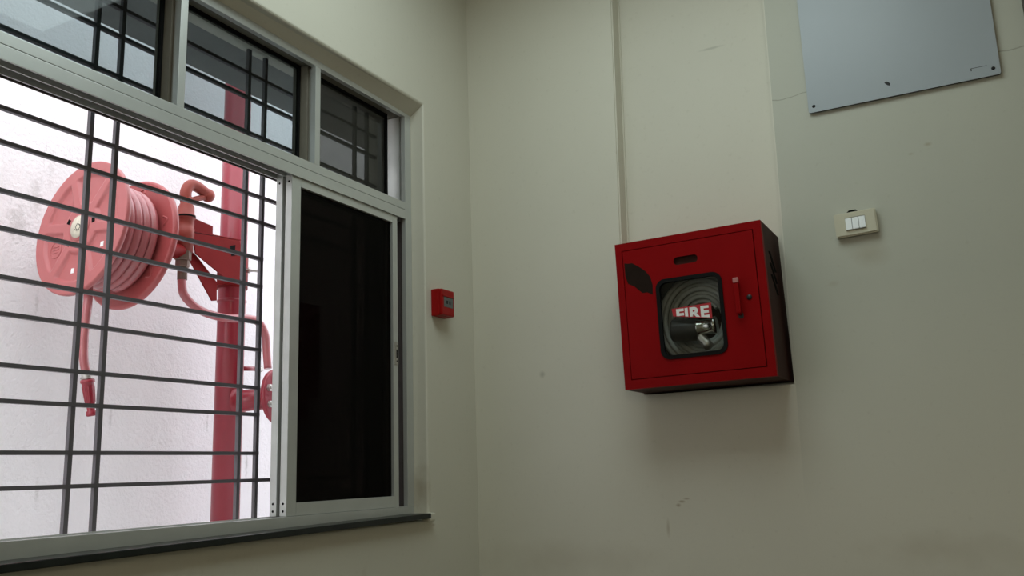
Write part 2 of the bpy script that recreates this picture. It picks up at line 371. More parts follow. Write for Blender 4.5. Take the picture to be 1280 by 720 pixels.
es = [e for e in bm.edges if abs(e.verts[0].co.z-e.verts[1].co.z) > 1 and min(v.co.z for v in e.verts) > .2 and max(v.co.y for v in e.verts) < ND+.01 and .4 < e.verts[0].co.x < 1.4]
bmesh.ops.bevel(bm, geom=es, offset=.005, segments=2, affect='EDGES')
bmesh.ops.triangulate(bm, faces=[f for f in bm.faces if len(f.verts) > 4])
wr = obj('wall_right', bm, 'wall_right'); tag(wr, 'cream painted wall with a shallow vertical recess', kind='structure')
bm = B(); box(bm, .585, .674, .0005, ND, .236, .33); obj('plaster_patch', bm, 'wall_right', wr)
wr.data.materials.append(M['wall_greyer'])                # the length right of the recess is greyer, fading to cream lower down
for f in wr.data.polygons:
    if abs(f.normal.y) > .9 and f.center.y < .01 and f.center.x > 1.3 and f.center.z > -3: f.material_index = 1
bm = B(); box(bm, -.25, 3.6, -4.8, -4.6, -Z0, CEIL); tag(obj('wall_back', bm, 'wall'), 'cream wall behind the viewer', kind='structure')
bm = B(); box(bm, 3.4, 3.6, -4.6, .3, -Z0, CEIL); tag(obj('wall_side', bm, 'wall'), 'cream side wall', kind='structure')
bm = B(); box(bm, -.25, 3.6, -4.8, .3, -Z0-.15, -Z0); tag(obj('floor', bm, 'floor'), 'grey speckled floor', kind='structure')
bm = B(); box(bm, -.25, 3.6, -4.8, .3, CEIL, CEIL+.14); tag(obj('ceiling', bm, 'ceiling'), 'white ceiling', kind='structure')
bm = B(); box(bm, 1.956, 2.06, -.022, 0, -Z0, CEIL, bev=.003); tag(obj('trim_1', bm, 'trim'), 'dark brown upright trim at the upper right edge', kind='structure')
# outside: the white wall opposite, the ground of the gap, the sunshade over the window
bm = B(); box(bm, -1.9, -1.68, -5.0, 3.2, GZ, 2.6); tag(obj('wall_outside', bm, 'outside'), 'rough white plastered wall outside the window', kind='structure')
bm = B(); box(bm, -1.68, -.25, -5.0, 3.2, -.60, GZ); tag(obj('ground', bm, 'concrete'), 'unseen concrete ground outside, raised to bounce light', kind='structure')  # out of view, set high to bounce sky light up the wall
bm = B(); box(bm, -.25, 0, .30, 3.2, GZ, CEIL); tag(obj('wall_sky_blocker', bm, 'outside'), 'unseen wall added past the room to block sky light', kind='structure')  # added out of view to keep open sky off the opposite wall
bm = B(); box(bm, -.50, -.25, -2.7, 1.2, 1.367, 1.44, bev=.004); tag(obj('trim_2', bm, 'slab'), 'concrete sunshade slab over the window outside', kind='structure')

# ceiling lamp (out of the picture, it lights the room)
for loc, size, power, col in LAMP:
    t = thing('ceiling_lamp', (loc[0], loc[1], CEIL), 'square white panel lamp under the ceiling', 'lamp')
    bm = B(); h = size/2
    plate(bm, rrect(0, 0, size+.05, size+.05, .02), [rrect(0, 0, size, size, .01)], 0, -.034)
    bmesh.ops.rotate(bm, verts=bm.verts, cent=(0, 0, 0), matrix=Matrix.Rotation(PI/2, 3, 'X')); 
    lo = min(v.co.z for v in bm.verts); bmesh.ops.translate(bm, verts=bm.verts, vec=(0, 0, -.034-lo))
    obj('lamp_frame', bm, 'lamp_body', t)
    bm = B(); box(bm, -h, h, -h, h, -.026, -.016); obj('diffuser', bm, 'diffuser', t)

t = thing('fill_panel', (WL.x, -4.6, WL.z-.33), 'unseen warm fill panel added on the wall behind the viewer', 'lamp')  # glowing panel added to go with the fill light
bm = B(); plate(bm, rrect(0, .33, 1.26, .66, .02), [rrect(0, .33, 1.2, .6, .01)], .045, 0); obj('lamp_frame', bm, 'lamp_body', t)
bm = B(); box(bm, -.6, .6, .030, .040, .03, .63); obj('diffuser', bm, 'fill_glow', t)

# ------------------------------------------------------------------ window
XF = -.056
win = thing('window_1', (XF, -1.38, ZW0), 'aluminium sliding window with three fanlights above', None, kind='structure')
WO = Vector((XF, -1.38, ZW0))
def wpart(name, bm, mt, parent=win, label=None):
    o = obj(name, bm, mt, parent, None)
    for v in o.data.vertices: v.co -= WO
    if label: o['label'] = label
    return o
JR = -.333; JL = YW0+.001
# outer frame
for nm, (y0, y1, z0, z1) in {'head': (JL, JR, 1.300, 1.350), 'bottom_rail': (JL, JR, -.149, -.105), 'jamb': (-.370, JR, -.105, 1.300)}.items():
    bm = B()
    box(bm, -.074, XF, y0, y1, z0, z1, bev=.0015)
    if nm == 'head':
        b2 = B(); box(b2, -.150, -.0745, y0, y1, z0+.022, z1); box(b2, -.150, -.088, y0, y1, z0+.013, z0+.022); wpart('glazing_bead', b2, 'bead')
    elif nm == 'bottom_rail':
        box(bm, -.150, -.074, y0, y1, z0, z1-.012)
        for x in (-.092, -.128, -.150): box(bm, x, x+.003, y0, y1, z1-.012, z1)
    else:
        box(bm, -.150, -.074, y1-.012, y1, z0, z1)
        box(bm, -.150, -.090, y0+.012, y1-.012, .905, 1.31)
    wpart(nm, bm, 'alu')
bm = B(); box(bm, -.150, XF, JL, JL+.037, -.105, 1.300); wpart('jamb', bm, 'alu')
# transom: face in two lengths with a joint line, track channel below
bm = B()
box(bm, -.0605, XF, JL+.037, -.370, .905, .9390, bev=.001); box(bm, -.075, XF, JL+.037, -.370, .9405, .968, bev=.001)
box(bm, -.150, -.060, JL+.037, -.370, .9385, .966)
wpart('transom', bm, 'alu')
bm = B()
box(bm, -.150, -.0607, JL+.037, -.370, .934, .9385); wpart('track_channel', bm, 'alu_shaded', label='sliding track with shade in its colour')
for x in (-.0905, -.1285):
    bm = B(); box(bm, x-.0022, x+.0022, JL+.037, -.370, .9055, .934); wpart('track_rail', bm, 'alu')
bm = B(); box(bm, -.150, -.146, JL+.037, -.370, .9075, .934); wpart('track_lip', bm, 'alu_shaded')
# mullions between the fanlights
for yc in (-1.394, -.852, -1.936):
    bm = B()
    box(bm, -.076, XF, yc-.012, yc+.012, .968, 1.300, bev=.001)
    box(bm, -.0899, -.076, yc-.004, yc+.012, .968, 1.300)
    wpart('mullion', bm, 'alu')
    bm = B(); box(bm, -.150, -.090, yc-.014, yc+.014, .968, 1.312, bev=.001); wpart('glazing_bead', bm, 'bead')
# panes and their black gaskets
for k, (y0, y1, mt) in enumerate([(-1.920, -1.409, 'pane_clear'), (-1.380, -.867, 'pane_clear'), (-.838, -.394, 'pane_dark'), (JL+.037, -1.952, 'pane_clear')]):
    bm = B(); box(bm, -.122, -.118, y0, y1, .967, 1.312)
    p = wpart('fanlight_pane', bm, mt, label=('grey tinted glass' if mt == 'pane_clear' else 'darker tinted glass'))
    bm = B(); g = .008
    for a in ((y0, y1, 1.304, 1.314), (y0, y0+g, .967, 1.304), (y1-g, y1, .967, 1.304), (y0+g, y1-g, .967, .971)): box(bm, -.128, -.1165, *a)
    wpart('gasket', bm, 'rubber', p)
# two sliding sashes pushed together on the right
def sash(x0, x1, yl, yr, front):
    zt, zb = .928, -.104
    yi0, yi1 = yl+.040, yr-.028; zi0, zi1 = -.068, .878
    bm = B()
    box(bm, x0, x1, yl, yi0, zb, zt, bev=.0012)
    s = wpart('sash', bm, 'alu', label=('inner sliding sash with black glass' if front else 'outer sliding sash behind the inner one'))
    bm = B(); box(bm, x0, x1, yi1, yr, zb, zt, bev=.0012); wpart('stile', bm, 'alu', s)
    bm = B(); box(bm, x0, x1, yi0, yi1, zi1, zt, bev=.0012); wpart('top_rail', bm, 'alu', s)
    bm = B(); box(bm, x0, x1, yi0, yi1, zb, zi0, bev=.0012); wpart('bottom_rail', bm, 'alu', s)
    bm = B(); box(bm, (x0+x1)/2-.002, (x0+x1)/2+.002, yi0, yi1, zi0, zi1); wpart('pane', bm, 'pane_black', s, 'black filmed glass')
    for z in (-.069, -.090, .888):                      # screws in the end of the stile
        bm = B(); lathe(bm, [(0, -.0006), (.0035, -.0006), (.0035, .002), (0, .002)], Matrix.Translation(((x0+x1)/2, yl, z)), 12); wpart('screw', bm, 'hole', s)
    return s
s1 = sash(-.088, -.063, -.957, -.412, True)
sash(-.126, -.101, -.957, -.405, False)
bm = B(); box(bm, -.0635, -.0585, -.4335, -.4165, .372, .452, bev=.0015)
lt = wpart('latch', bm, 'steel', s1, 'small steel latch')
for z in (.385, .437):
    bm = B(); lathe(bm, [(0, -.0007), (.003, -.0007), (.003, .001), (0, .001)], Matrix.Translation((-.0585, -.425, z)) @ Matrix.Rotation(PI/2, 4, 'Z'), 10); wpart('latch_screw', bm, 'hole', s1)
bm = B(); box(bm, -.0588, -.0580, -.4285, -.4215, .395, .425); wpart('latch_slot', bm, 'hole', s1)
# dark channel between sash and jamb
bm = B(); box(bm, -.150, -.132, -.405, -.345, -.105, .905); wpart('side_channel', bm, 'alu_shaded')
bm = B(); box(bm, -.132, -.076, -.349, -.345, -.105, .905); wpart('side_channel', bm, 'alu_shaded')
# stone sill, a little out of level
bm = B(); ya, yb = YW0, -.358
vs_ = box(bm, -.056, .030, ya, yb, -.1525, -.1355, bev=.003)
for v in bm.verts: v.co.z += (v.co.y + 1.15)*.0095
wpart('window_sill', bm, 'sill', label='dark stone sill with a chipped edge')

# ------------------------------------------------------------------ security grille (square bars outside the sashes)
gr = thing('security_grille', (-.22, -1.38, -.14), 'grey square-bar security grille outside the sliding window', 'grille')
XG = -.22; GO = Vector((XG, -1.38, -.14)); hb = .006
VB = [-2.074, -1.998, -1.534, -1.458, -.9925, -.920, -.4576, -.385]
bm = B(); box(bm, -hb, hb, -hb, hb, 0, 1.494); first = obj('upright_bar', bm, 'grille', gr); first.location = (0, VB[0]-GO.y, 0)
for y in VB[1:]: copy_part(first, gr, (0, y-GO.y, 0))
HB = [(-.0008, 1), (.0773, 0), (.1914, 0), (.2715, 0), (.3867, 0), (.4706, 0), (.5833, 0), (.6711, 0), (.7867, 1), (.8691, 1), (.985, 1), (1.066, 1), (1.181, 1), (1.263, 1)]
long_ = None; short_ = None
yL = YW0+.0005; yR = YW1-.0005
for z, full in HB:
    if full:
        if long_ is None:
            bm = B(); box(bm, -hb, hb, yL-GO.y, yR-GO.y, -.005, .005); long_ = obj('cross_bar', bm, 'grille', gr); long_.location = (.001, 0, z-GO.z)
        else: copy_part(long_, gr, (.001, 0, z-GO.z))
    else:
        if short_ is None:
            bm = B(); box(bm, -hb, hb, yL-GO.y, VB[5]+hb-GO.y, -.005, .005); short_ = obj('cross_bar', bm, 'grille', gr); short_.location = (.001, 0, z-GO.z)
        else: copy_part(short_, gr, (.001, 0, z-GO.z))
        bm = None
# stub bars between the last pair and the jamb
stub = None
for z, full in HB:
    if not full:
        if stub is None:
            bm = B(); box(bm, -hb, hb, VB[6]-hb-GO.y, yR-GO.y, -.005, .005); stub = obj('cross_bar', bm, 'grille', gr); stub.location = (.001, 0, z-GO.z)
        else: copy_part(stub, gr, (.001, 0, z-GO.z))

# ------------------------------------------------------------------ riser pipe with flanged branch
PX, PY, PR = -1.42, .133, .0645
rp = thing('riser_pipe', (PX, PY, GZ), 'thick crimson riser pipe standing against the white wall outside', 'pipe')
RO = Vector((PX, PY, GZ))
def rpart(name, bm, mt, parent=rp, label=None):
    o = obj(name, bm, mt, parent)
    for v in o.data.vertices: v.co -= RO
    if label: o['label'] = label
    return o
bm = B(); tube(bm, [(PX, PY, GZ), (PX, PY, 2.4)], PR, 40); rpart('pipe', bm, 'pipe')
bm = B(); lathe(bm, [(PR, -.008), (PR+.004, -.005), (PR+.004, .005), (PR, .008)], Matrix.Translation((PX, PY, .84)) @ Matrix.Rotation(PI/2, 4, 'X'), 40); rpart('weld_band', bm, 'pipe')
FC = Vector((-1.165, .183, .3715)); BS = Vector((PX, PY, .358)); ax = (FC-BS).normalized()
bm = B(); tube(bm, [BS, BS+ax*.06, FC], [.057, .050, .050], 32); rpart('branch_pipe', bm, 'pipe')
bm = B(); lathe(bm, [(.068, -.006), (.064, .004), (.056, .012), (.050, .016)], Matrix.Translation(BS+ax*.058) @ Vector((0, 1, 0)).rotation_difference(ax).to_matrix().to_4x4(), 32); rpart('weld_collar', bm, 'pipe')
FM = Matrix.Translation(FC) @ Vector((0, 1, 0)).rotation_difference(ax).to_matrix().to_4x4()
bm = B(); lathe(bm, [(0, -.012), (.120, -.012), (.126, -.009), (.126, .009), (.122, .012), (.070, .012), (.066, .015), (0, .015)], FM, 48)
fl = rpart('flange', bm, 'pipe', label='round bolted flange')
for k in range(8):
    a = 2*PI*(k+.5)/8
    bm = B(); lathe(bm, [(0, .012), (.0165, .012), (.0165, .024), (.009, .024), (.009, .032), (0, .032)], FM @ Matrix.Translation((.096*math.cos(a), 0, .096*math.sin(a))), 6, False); rpart('bolt', bm, 'steel', fl)
# small drain nipple and wall pin
bm = B(); tube(bm, [(-1.38, .16, .518), (-1.38, .27, .525)], .011, 12); tube(bm, [(-1.375, .10, .49), (-1.375, .10, .55)], .006, 8); rpart('drain_nipple', bm, 'pipe')
bm = B(); tube(bm, [(-1.38, .262, .5245), (-1.38, .30, .527)], .014, 12); rpart('nipple_cap', bm, 'steel')
bm = B(); tube(bm, [(-1.36, .14, .99), (-1.30, .20, .985)], .007, 10); tube(bm, [(-1.345, .155, .989), (-1.335, .165, .988)], .015, 6); rpart('clamp_bolt', bm, 'steel')

# ------------------------------------------------------------------ hose reel
RC = Vector((-1.306, -.771, .983))
hr = thing('hose_reel', RC, 'faded red hose reel on a swing bracket seen through the grille', 'hose reel')
RM = Euler((-.101, 0, -.029)).to_matrix().to_4x4()     # axis droops a little towards the pipe
R = .270; LEN = .236
def reel(name, bm, mt, parent=hr, label=None, rot=True):
    if rot: bmesh.ops.transform(bm, matrix=RM, verts=bm.verts)
    else: bmesh.ops.translate(bm, verts=bm.verts, vec=-RC)
    o = obj(name, bm, mt, parent)
    if label: o['label'] = label
    return o
def sst(a, b, x):
    t = max(0, min(1, (x-a)/(b-a))); return t*t*(3-2*t)
def pressed(r, a, spokes=6, a0=4.07):
    """relief of the pressed disc: sunk panels between broad spokes"""
    ring = sst(.098, .110, r)*(1-sst(.212, .226, r))
    d = 1e9
    for k in range(spokes):
        dd = abs((a-a0-2*PI*k/spokes+PI) % (2*PI)-PI); d = min(d, abs(math.sin(min(dd, PI/2)))*r)
    return ring*sst(.017, .027, d)
def disc(sgn):
    bm = B(); NR, NA = 70, 200; rows = []
    for i in range(NR+1):
        r = R*i/NR
        if i == 0: rows.append([bm.verts.new((0, -.004*sgn, 0))]); continue
        rows.append([bm.verts.new((r*math.cos(2*PI*k/NA), sgn*(-.004 + .013*pressed(r, 2*PI*k/NA)), r*math.sin(2*PI*k/NA))) for k in range(NA)])
    for A, D in zip(rows, rows[1:]):
        for k in range(NA):
            k2 = (k+1) % NA
            f = (A[0], D[k2], D[k]) if len(A) == 1 else (A[k], A[k2], D[k2], D[k])
            bm.faces.new(f).smooth = True
    # thickness and rolled rim
    top = rows[-1]; prev = top
    for rr, yy in ((R+.003, -.002), (R+.004, .006), (R+.003, .016), (R-.006, .0225)):
        nx = [bm.verts.new((rr*math.cos(2*PI*k/NA), sgn*yy, rr*math.sin(2*PI*k/NA))) for k in range(NA)]
        for k in range(NA): bm.faces.new((prev[k], prev[(k+1) % NA], nx[(k+1) % NA], nx[k])).smooth = True
        prev = nx
    c = bm.verts.new((0, sgn*.0225, 0))
    for k in range(NA): bm.faces.new((prev[k], prev[(k+1) % NA], c))
    return bm
fd = reel('front_disc', disc(1), 'reel', label='pressed disc with sunk panels')
bm = disc(-1); bmesh.ops.translate(bm, verts=bm.verts, vec=(0, LEN, 0)); bd = reel('back_disc', bm, 'reel_in')
# inner side of the back disc carries raised rays
for k in range(6):
    a = .3+2*PI*k/6
    bm = B(); tube(bm, smooth_path([(.215*math.cos(a-.10), LEN-.0225, .215*math.sin(a-.10)), (.235*math.cos(a), LEN-.0225, .235*math.sin(a)), (.215*math.cos(a+.10), LEN-.0225, .215*math.sin(a+.10))], 4), .004, 8); reel('pressed_ridge', bm, 'reel_in', bd)
bm = B(); lathe(bm, [(.148, .020), (.148, LEN-.020)], None, 48); reel('drum', bm, 'reel_in')
bm = B(); lathe(bm, [(.058, -.005), (.056, -.009), (.0, -.010)], None, 40); reel('hub_boss', bm, 'reel', fd)
bm = B(); lathe(bm, [(.046, -.010), (.046, -.0116), (0, -.0118)], None, 40); reel('hub_label', bm, 'paper', fd, 'stained round paper label')
for k in range(5):
    a = .9+k*1.25; rr = .012+.022*random.random()
    bm = B(); tube(bm, [(rr*math.cos(a), -.0122, rr*math.sin(a)+.004*k-.01), (rr*math.cos(a+1.1), -.0122, .8*rr*math.sin(a+1.1)), (.7*rr*math.cos(a+2.2), -.0122, rr*math.sin(a+2.2))], .0011, 5); reel('label_scribble', bm, 'gunmetal', fd)
for k in range(5):
    a = .21+k*2*PI/5
    bm = B(); box(bm, .072, .090, -.0050, -.003, -.010, .010, Matrix.Rotation(-a, 4, 'Y')); reel('hub_slot', bm, 'hole', fd)
for x, z in ((.138, -.087), (-.019, -.172)):
    bm = B(); box(bm, x-.009, x+.009, .0075, .0096, z-.010, z+.010); reel('sticker_dot', bm, 'white', fd, 'small white sticker')
bm = B(); cx, cz, EY = -.150, -.068, .0085      # faint pressed emblem ring
tube(bm, [(cx+.034*math.cos(2*PI*k/24), EY, cz+.034*math.sin(2*PI*k/24)) for k in range(24)], .0022, 6, closed=True)
for k in range(3): tube(bm, [(cx-.018, EY, cz-.012+.012*k), (cx+.018, EY, cz-.010+.012*k)], .0018, 6)
reel('embossed_emblem', bm, 'reel', fd)
# hose wound on the drum, outer layer as one spiral with the free end hanging down
pts = []; HRAD = .0195; turns = 4.0; y0_, y1_ = .044, .188
rw = .196
for i in range(int(turns*40)+1):
    t = i/(turns*40); a = -PI*.5 - 2*PI*turns*(1-t) - .25*0
    pts.append(Vector((rw*math.cos(a), y1_+(y0_-y1_)*t, rw*math.sin(a))))
pts = [RM @ p for p in pts]
tail = [Vector(p)-RC for p in [(-1.262, -.752, .738), (-1.245, -.764, .660), (-1.25, -.766, .56), (-1.25, -.762, .47), (-1.25, -.745, .408)]]
last = pts[-1]
link = smooth_path([pts[-2], pts[-1], last+Vector((.032, -.004, .004))] + tail, 6)
bm = B(); tube(bm, pts[:-2]+link, [HRAD]*len(pts[:-2])+[HRAD-.003*min(1, i/8) for i in range(len(link))], 14)
ho = obj('hose', bm, 'hose_red', hr); ho['label'] = 'pale red rubber hose wound on the drum, end hanging down'
# inner layer of windings
pts = [RM @ Vector((.166*math.cos(a*.157), .040+.120*a/220, .166*math.sin(a*.157))) for a in range(221)]
bm = B(); tube(bm, pts, .0155, 10); obj('inner_hose_layer', bm, 'hose_red', hr)
# nozzle on the hose end
na = Vector((-1.25, -.745, .408)); nb = Vector((-1.25, -.712, .255)); nd = (nb-na).normalized()
NM = Matrix.Translation(na-RC) @ Vector((0, 1, 0)).rotation_difference(nd).to_matrix().to_4x4(); NL = (nb-na).length
bm = B(); lathe(bm, [(0, .018), (.022, .018), (.026, .022), (.026, .030), (.021, .034), (.0215, .045), (.018, .10), (.015, .122), (.014, .135), (.019, .140), (.021, NL-.004), (.017, NL), (0, NL)], NM, 24)
nz = obj('nozzle', bm, 'pipe', hr); nz['label'] = 'red plastic spray nozzle'
bm = B(); lathe(bm, [(0, -.012), (.017, -.012), (.019, -.006), (.019, .014), (.0165, .018), (0, .018)], NM, 20); obj('nozzle_ferrule', bm, 'steel', nz)
bm = B(); tube(bm, [NM @ Vector((-.020, .010, 0)), NM @ Vector((-.032, .012, 0))], .006, 8); obj('ferrule_screw', bm, 'steel', nz)
for k in range(10):
    a = 2*PI*k/10; bm = B(); tube(bm, [NM @ Vector((.0215*math.cos(a), .045, .0215*math.sin(a))), NM @ Vector((.0175*math.cos(a), .105, .0175*math.sin(a)))], .0022, 6); obj('grip_rib', bm, 'pipe', nz)
# swivel, elbow, bracket, feed hose
SX, SY = -1.30, -.268
def rw_(name, bm, mt, label=None, parent=hr): return reel(name, bm, mt, parent, label, False)
sh0 = RC + RM @ Vector((0, LEN, 0))
bm = B(); tube(bm, [sh0, (SX, SY, .985)], .032, 20); rw_('shaft', bm, 'bracket')
bm = B(); lathe(bm, [(0, .985), (.036, .985), (.036, 1.035), (.038, 1.036), (.038, 1.09), (.036, 1.092), (.036, 1.135), (.041, 1.137), (.041, 1.152), (.036, 1.155), (.034, 1.19), (.027, 1.205), (.026, 1.235), (0, 1.235)], Matrix.Translation((SX, SY, 0)) @ Matrix(((1, 0, 0, 0), (0, 0, -1, 0), (0, 1, 0, 0), (0, 0, 0, 1))), 28); sw = rw_('swivel_joint', bm, 'orange', 'stubby red-brown swivel joint')
bm = B(); lathe(bm, [(.0415, 1.140), (.0425, 1.1445), (.0415, 1.149)], Matrix.Translation((SX, SY, 0)) @ Matrix(((1, 0, 0, 0), (0, 0, -1, 0), (0, 1, 0, 0), (0, 0, 0, 1))), 28); rw_('seal_ring', bm, 'rubber', None, sw)
bm = B(); tube(bm, smooth_path([(SX, SY-.004, 1.215), (SX, SY-.006, 1.262), (SX, SY+.018, 1.297), (SX, SY+.058, 1.299), (SX, SY+.098, 1.285), (SX, SY+.118, 1.278)], 5), .025, 16); rw_('elbow', bm, 'orange')
bm = B(); bmesh.ops.create_uvsphere(bm, u_segments=16, v_segments=10, radius=.031, matrix=Matrix.Translation((SX, SY+.120, 1.275)));
for f in bm.faces: f.smooth = True
rw_('elbow_cap', bm, 'orange')
bm = B(); tube(bm, smooth_path([(SX, SY+.100, 1.262), (SX, SY+.06, 1.245), (SX, SY+.015, 1.222)], 4), .013, 12); rw_('elbow_brace', bm, 'orange')
bm = B(); lathe(bm, [(0, .915), (.026, .915), (.030, .92), (.030, .945), (.037, .95), (.037, .985), (0, .985)], Matrix.Translation((SX, SY-.008, 0)) @ Matrix(((1, 0, 0, 0), (0, 0, -1, 0), (0, 1, 0, 0), (0, 0, 0, 1))), 6, False); rw_('inlet_nut', bm, 'brass', 'dark brass inlet nut')
bm = B(); tube(bm, [(SX, SY-.006, .86), (SX, SY-.008, .925)], .021, 16); rw_('hose_tail', bm, 'brass')
fh = smooth_path([(-1.30, -.274, .905), (-1.30, -.275, .845), (-1.30, -.255, .79), (-1.29, -.175, .738), (-1.28, -.045, .722), (-1.27, .09, .735), (-1.265, .155, .725), (-1.26, .195, .67), (-1.26, .205, .60), (-1.25, .207, .51)], 6)
bm = B(); tube(bm, fh, .0185, 14); rw_('feed_hose', bm, 'hose_red', 'pale red hose looping from the swivel to the branch pipe')
bm = B(); prismX(bm, [(-.245, 1.075), (.030, 1.098), (.040, 1.075), (.046, .895), (-.005, .890), (-.045, .905), (-.225, .985)], -1.285, -1.277); bp_ = rw_('bracket_plate', bm, 'bracket')
bm = B(); prismX(bm, [(-.242, 1.005), (-.20, .985), (-.075, .885), (-.072, .800), (-.098, .795), (-.232, .955)], -1.31, -1.302); rw_('bracket_leg', bm, 'bracket')
bm = B(); prismX(bm, [(-.20, 1.178), (-.055, 1.162), (-.052, 1.06), (-.20, 1.05)], -1.37, -1.362); rw_('bracket_cheek', bm, 'bracket')
bm = B(); vs_ = box(bm, -1.37, -1.277, -.245, .040, 1.080, 1.0845)
for v in bm.verts: v.co.z += (v.co.y+.245)*.07
rw_('bracket_top', bm, 'bracket')
bm = B(); lathe(bm, [(PR+.001, .90), (PR+.007, .90), (PR+.007, 1.07), (PR+.001, 1.07)], Matrix.Translation((PX, PY, 0)) @ Matrix(((1, 0, 0, 0), (0, 0, -1, 0), (0, 1, 0, 0), (0, 0, 0, 1))), 40); rw_('pipe_clamp', bm, 'bracket')
bm = B(); box(bm, -1.425, -1.277, .038, .072, .905, 1.065, bev=.003); rw_('clamp_lug', bm, 'bracket')
bm = B(); prismX(bm, [(-.030, 1.060), (.005, 1.072), (.003, 1.02), (-.018, 1.015)], -1.2768, -1.2755); rw_('bracket_slot', bm, 'hole', None, bp_)
# wall pin on the outside wall
bm = B(); tube(bm, [(-1.685, .775, .963), (-1.645, .770, .960)], .016, 12); bmesh.ops.translate(bm, verts=bm.verts, vec=(0, 0, 0)); tag(obj('wall_pin', bm, 'steel', None, (-1.68, .773, .962)), 'small grey pin in the white outside wall beside the sash', 'pin')

# ------------------------------------------------------------------ fire hose cabinet
CW, CH, CD = .488, .489, .258                        # front stands .19 proud of the wall
CX, CZ = .9235, .2515
cab = thing('fire_hose_cabinet', (CX, ND, CZ), 'red steel fire hose cabinet with a glazed door on the wall', 'cabinet', rot=(0, -.0165, 0))
F = -CD
t_ = .0025
bm = B()
plate(bm, [(-CW/2, 0), (CW/2, 0), (CW/2, CH), (-CW/2, CH)], [[(-.2205, .030), (.2185, .030), (.2185, CH-.0255), (-.2205, CH-.0255)]], F, F+.022)
obj('front_frame', bm, 'red_cab', cab)
bm = B(); box(bm, -CW/2, -CW/2+t_, F+.022, 0, 0, CH); obj('side_panel', bm, 'red_cab', cab)
bm = B()      # right side with three slanting louvre slots
plate(bm, [(F+.022, 0), (0, 0), (0, CH), (F+.022, CH)], [], 0, t_)
bmesh.ops.rotate(bm, verts=bm.verts, cent=(0, 0, 0), matrix=Matrix.Rotation(PI/2, 3, 'Z')); bmesh.ops.translate(bm, verts=bm.verts, vec=(CW/2, 0, 0))
sp_ = obj('side_panel', bm, 'red_shaded', cab); sp_['label'] = 'right side, shade put into its red, with slanting slots'
for k in range(3):
    bm = B(); zc = .375-.038*k
    prismX(bm, [(-.185, zc+.028), (-.162, zc+.032), (-.095, zc-.026), (-.118, zc-.030)], CW/2-.001, CW/2+.0012); obj('louvre_slot', bm, 'hole', sp_)
bm = B(); box(bm, -CW/2+t_, CW/2-t_, F+.022, 0, CH-t_, CH); obj('top_panel', bm, 'red_cab', cab)
bm = B(); box(bm, -CW/2+t_, CW/2-t_, F+.022, 0, 0, t_); obj('bottom_panel', bm, 'red_shaded', cab)
bm = B(); box(bm, -CW/2+t_, CW/2-t_, -.003, 0, t_, CH-t_); obj('back_panel', bm, 'red_shaded', cab)
# door
WX, WZ, WW, WH = -.003, .215, .205, .250             # window in the door
bm = B()
plate(bm, [(-.218, .0325), (.216, .0325), (.216, CH-.028), (-.218, CH-.028)],
      [rrect(WX, WZ, WW, WH, .026), rrect(-.005, .400, .080, .026, .0125, 8)], F-.0005, F+.0015)
dr = obj('door', bm, 'red_cab', cab)
bm = B()
plate(bm, rrect(WX, WZ, WW+.013, WH+.013, .031), [rrect(WX, WZ, WW-.012, WH-.012, .021)], F-.0045, F+.006)
obj('window_gasket', bm, 'rubber', dr)
bm = B(); plate(bm, rrect(WX, WZ, WW-.006, WH-.006, .022), [], F+.0025, F+.0045); obj('door_pane', bm, 'pane_door', dr)
bm = B(); plate(bm, rrect(-.005, .400, .086, .032, .015, 8), [], F+.012, F+.0135); obj('pull_slot_back', bm, 'red_shaded', dr)
# handle, lock
bm = B(); vs_ = box(bm, .1465, .1625, F-.026, F-.017, .200, .300, bev=.003)
hd = obj('handle', bm, 'red_cab', dr)
bm = B(); box(bm, .1460, .1630, F-.0275, F-.016, .296, .312, bev=.002); obj('handle_cap', bm, 'worn', dr)['label'] = 'worn pinkish end of the handle'
for z in (.204, .296):
    bm = B(); box(bm, .149, .159, F-.020, F, z-.007, z+.007, bev=.001); obj('handle_foot', bm, 'red_cab', dr)
bm = B(); lathe(bm, [(0, F-.0035), (.0075, F-.0035), (.0085, F-.001), (.0085, F), (0, F)], Matrix.Translation((.186, 0, .250)), 20); obj('lock', bm, 'gunmetal', dr)
bm = B(); plate(bm, rrect(.155, .196, .016, .020, .007), [], F-.0012, F); obj('handle_shadow', bm, 'gunmetal', dr)  # dark plate painted in as the shadow at the handle's lower end
# bare patch on the door
bm = B(); plate(bm, [(-.214, .420), (-.200, .417), (-.187, .417), (-.165, .402), (-.143, .383), (-.128, .362), (-.122, .334), (-.124, .301), (-.142, .311), (-.158, .311), (-.168, .320), (-.185, .337), (-.206, .349), (-.214, .376)], [], F-.0010, F-.0004)
obj('paint_patch', bm, 'chip', dr)['label'] = 'dark patch where the red paint is missing'
# FIRE sticker on the pane, its lower left torn away
SA = .03
bm = B(); plate(bm, [(-.066, .246), (.064, .250), (.064, .199), (-.062, .221)], [], F+.0014, F+.0023); obj('fire_sticker', bm, 'stick_red', dr)
cu = bpy.data.curves.new('txt', 'FONT'); cu.body = 'FIRE'; cu.size = .0515; cu.offset = .0021; cu.align_x = 'CENTER'; cu.space_character = 1.06
to = bpy.data.objects.new('txt', cu); C.objects.link(to); dg = bpy.context.evaluated_depsgraph_get(); dg.update()
me = bpy.data.meshes.new_from_object(to.evaluated_get(dg)); bpy.data.objects.remove(to)
bm = B(); bm.from_mesh(me)
bmesh.ops.transform(bm, matrix=Matrix.Translation((.001, F+.0011, .2055)) @ Matrix.Rotation(PI/2, 4, 'X') @ Matrix.Scale(1.10, 4, (1, 0, 0)), verts=bm.verts)
g = bm.verts[:]+bm.edges[:]+bm.faces[:]
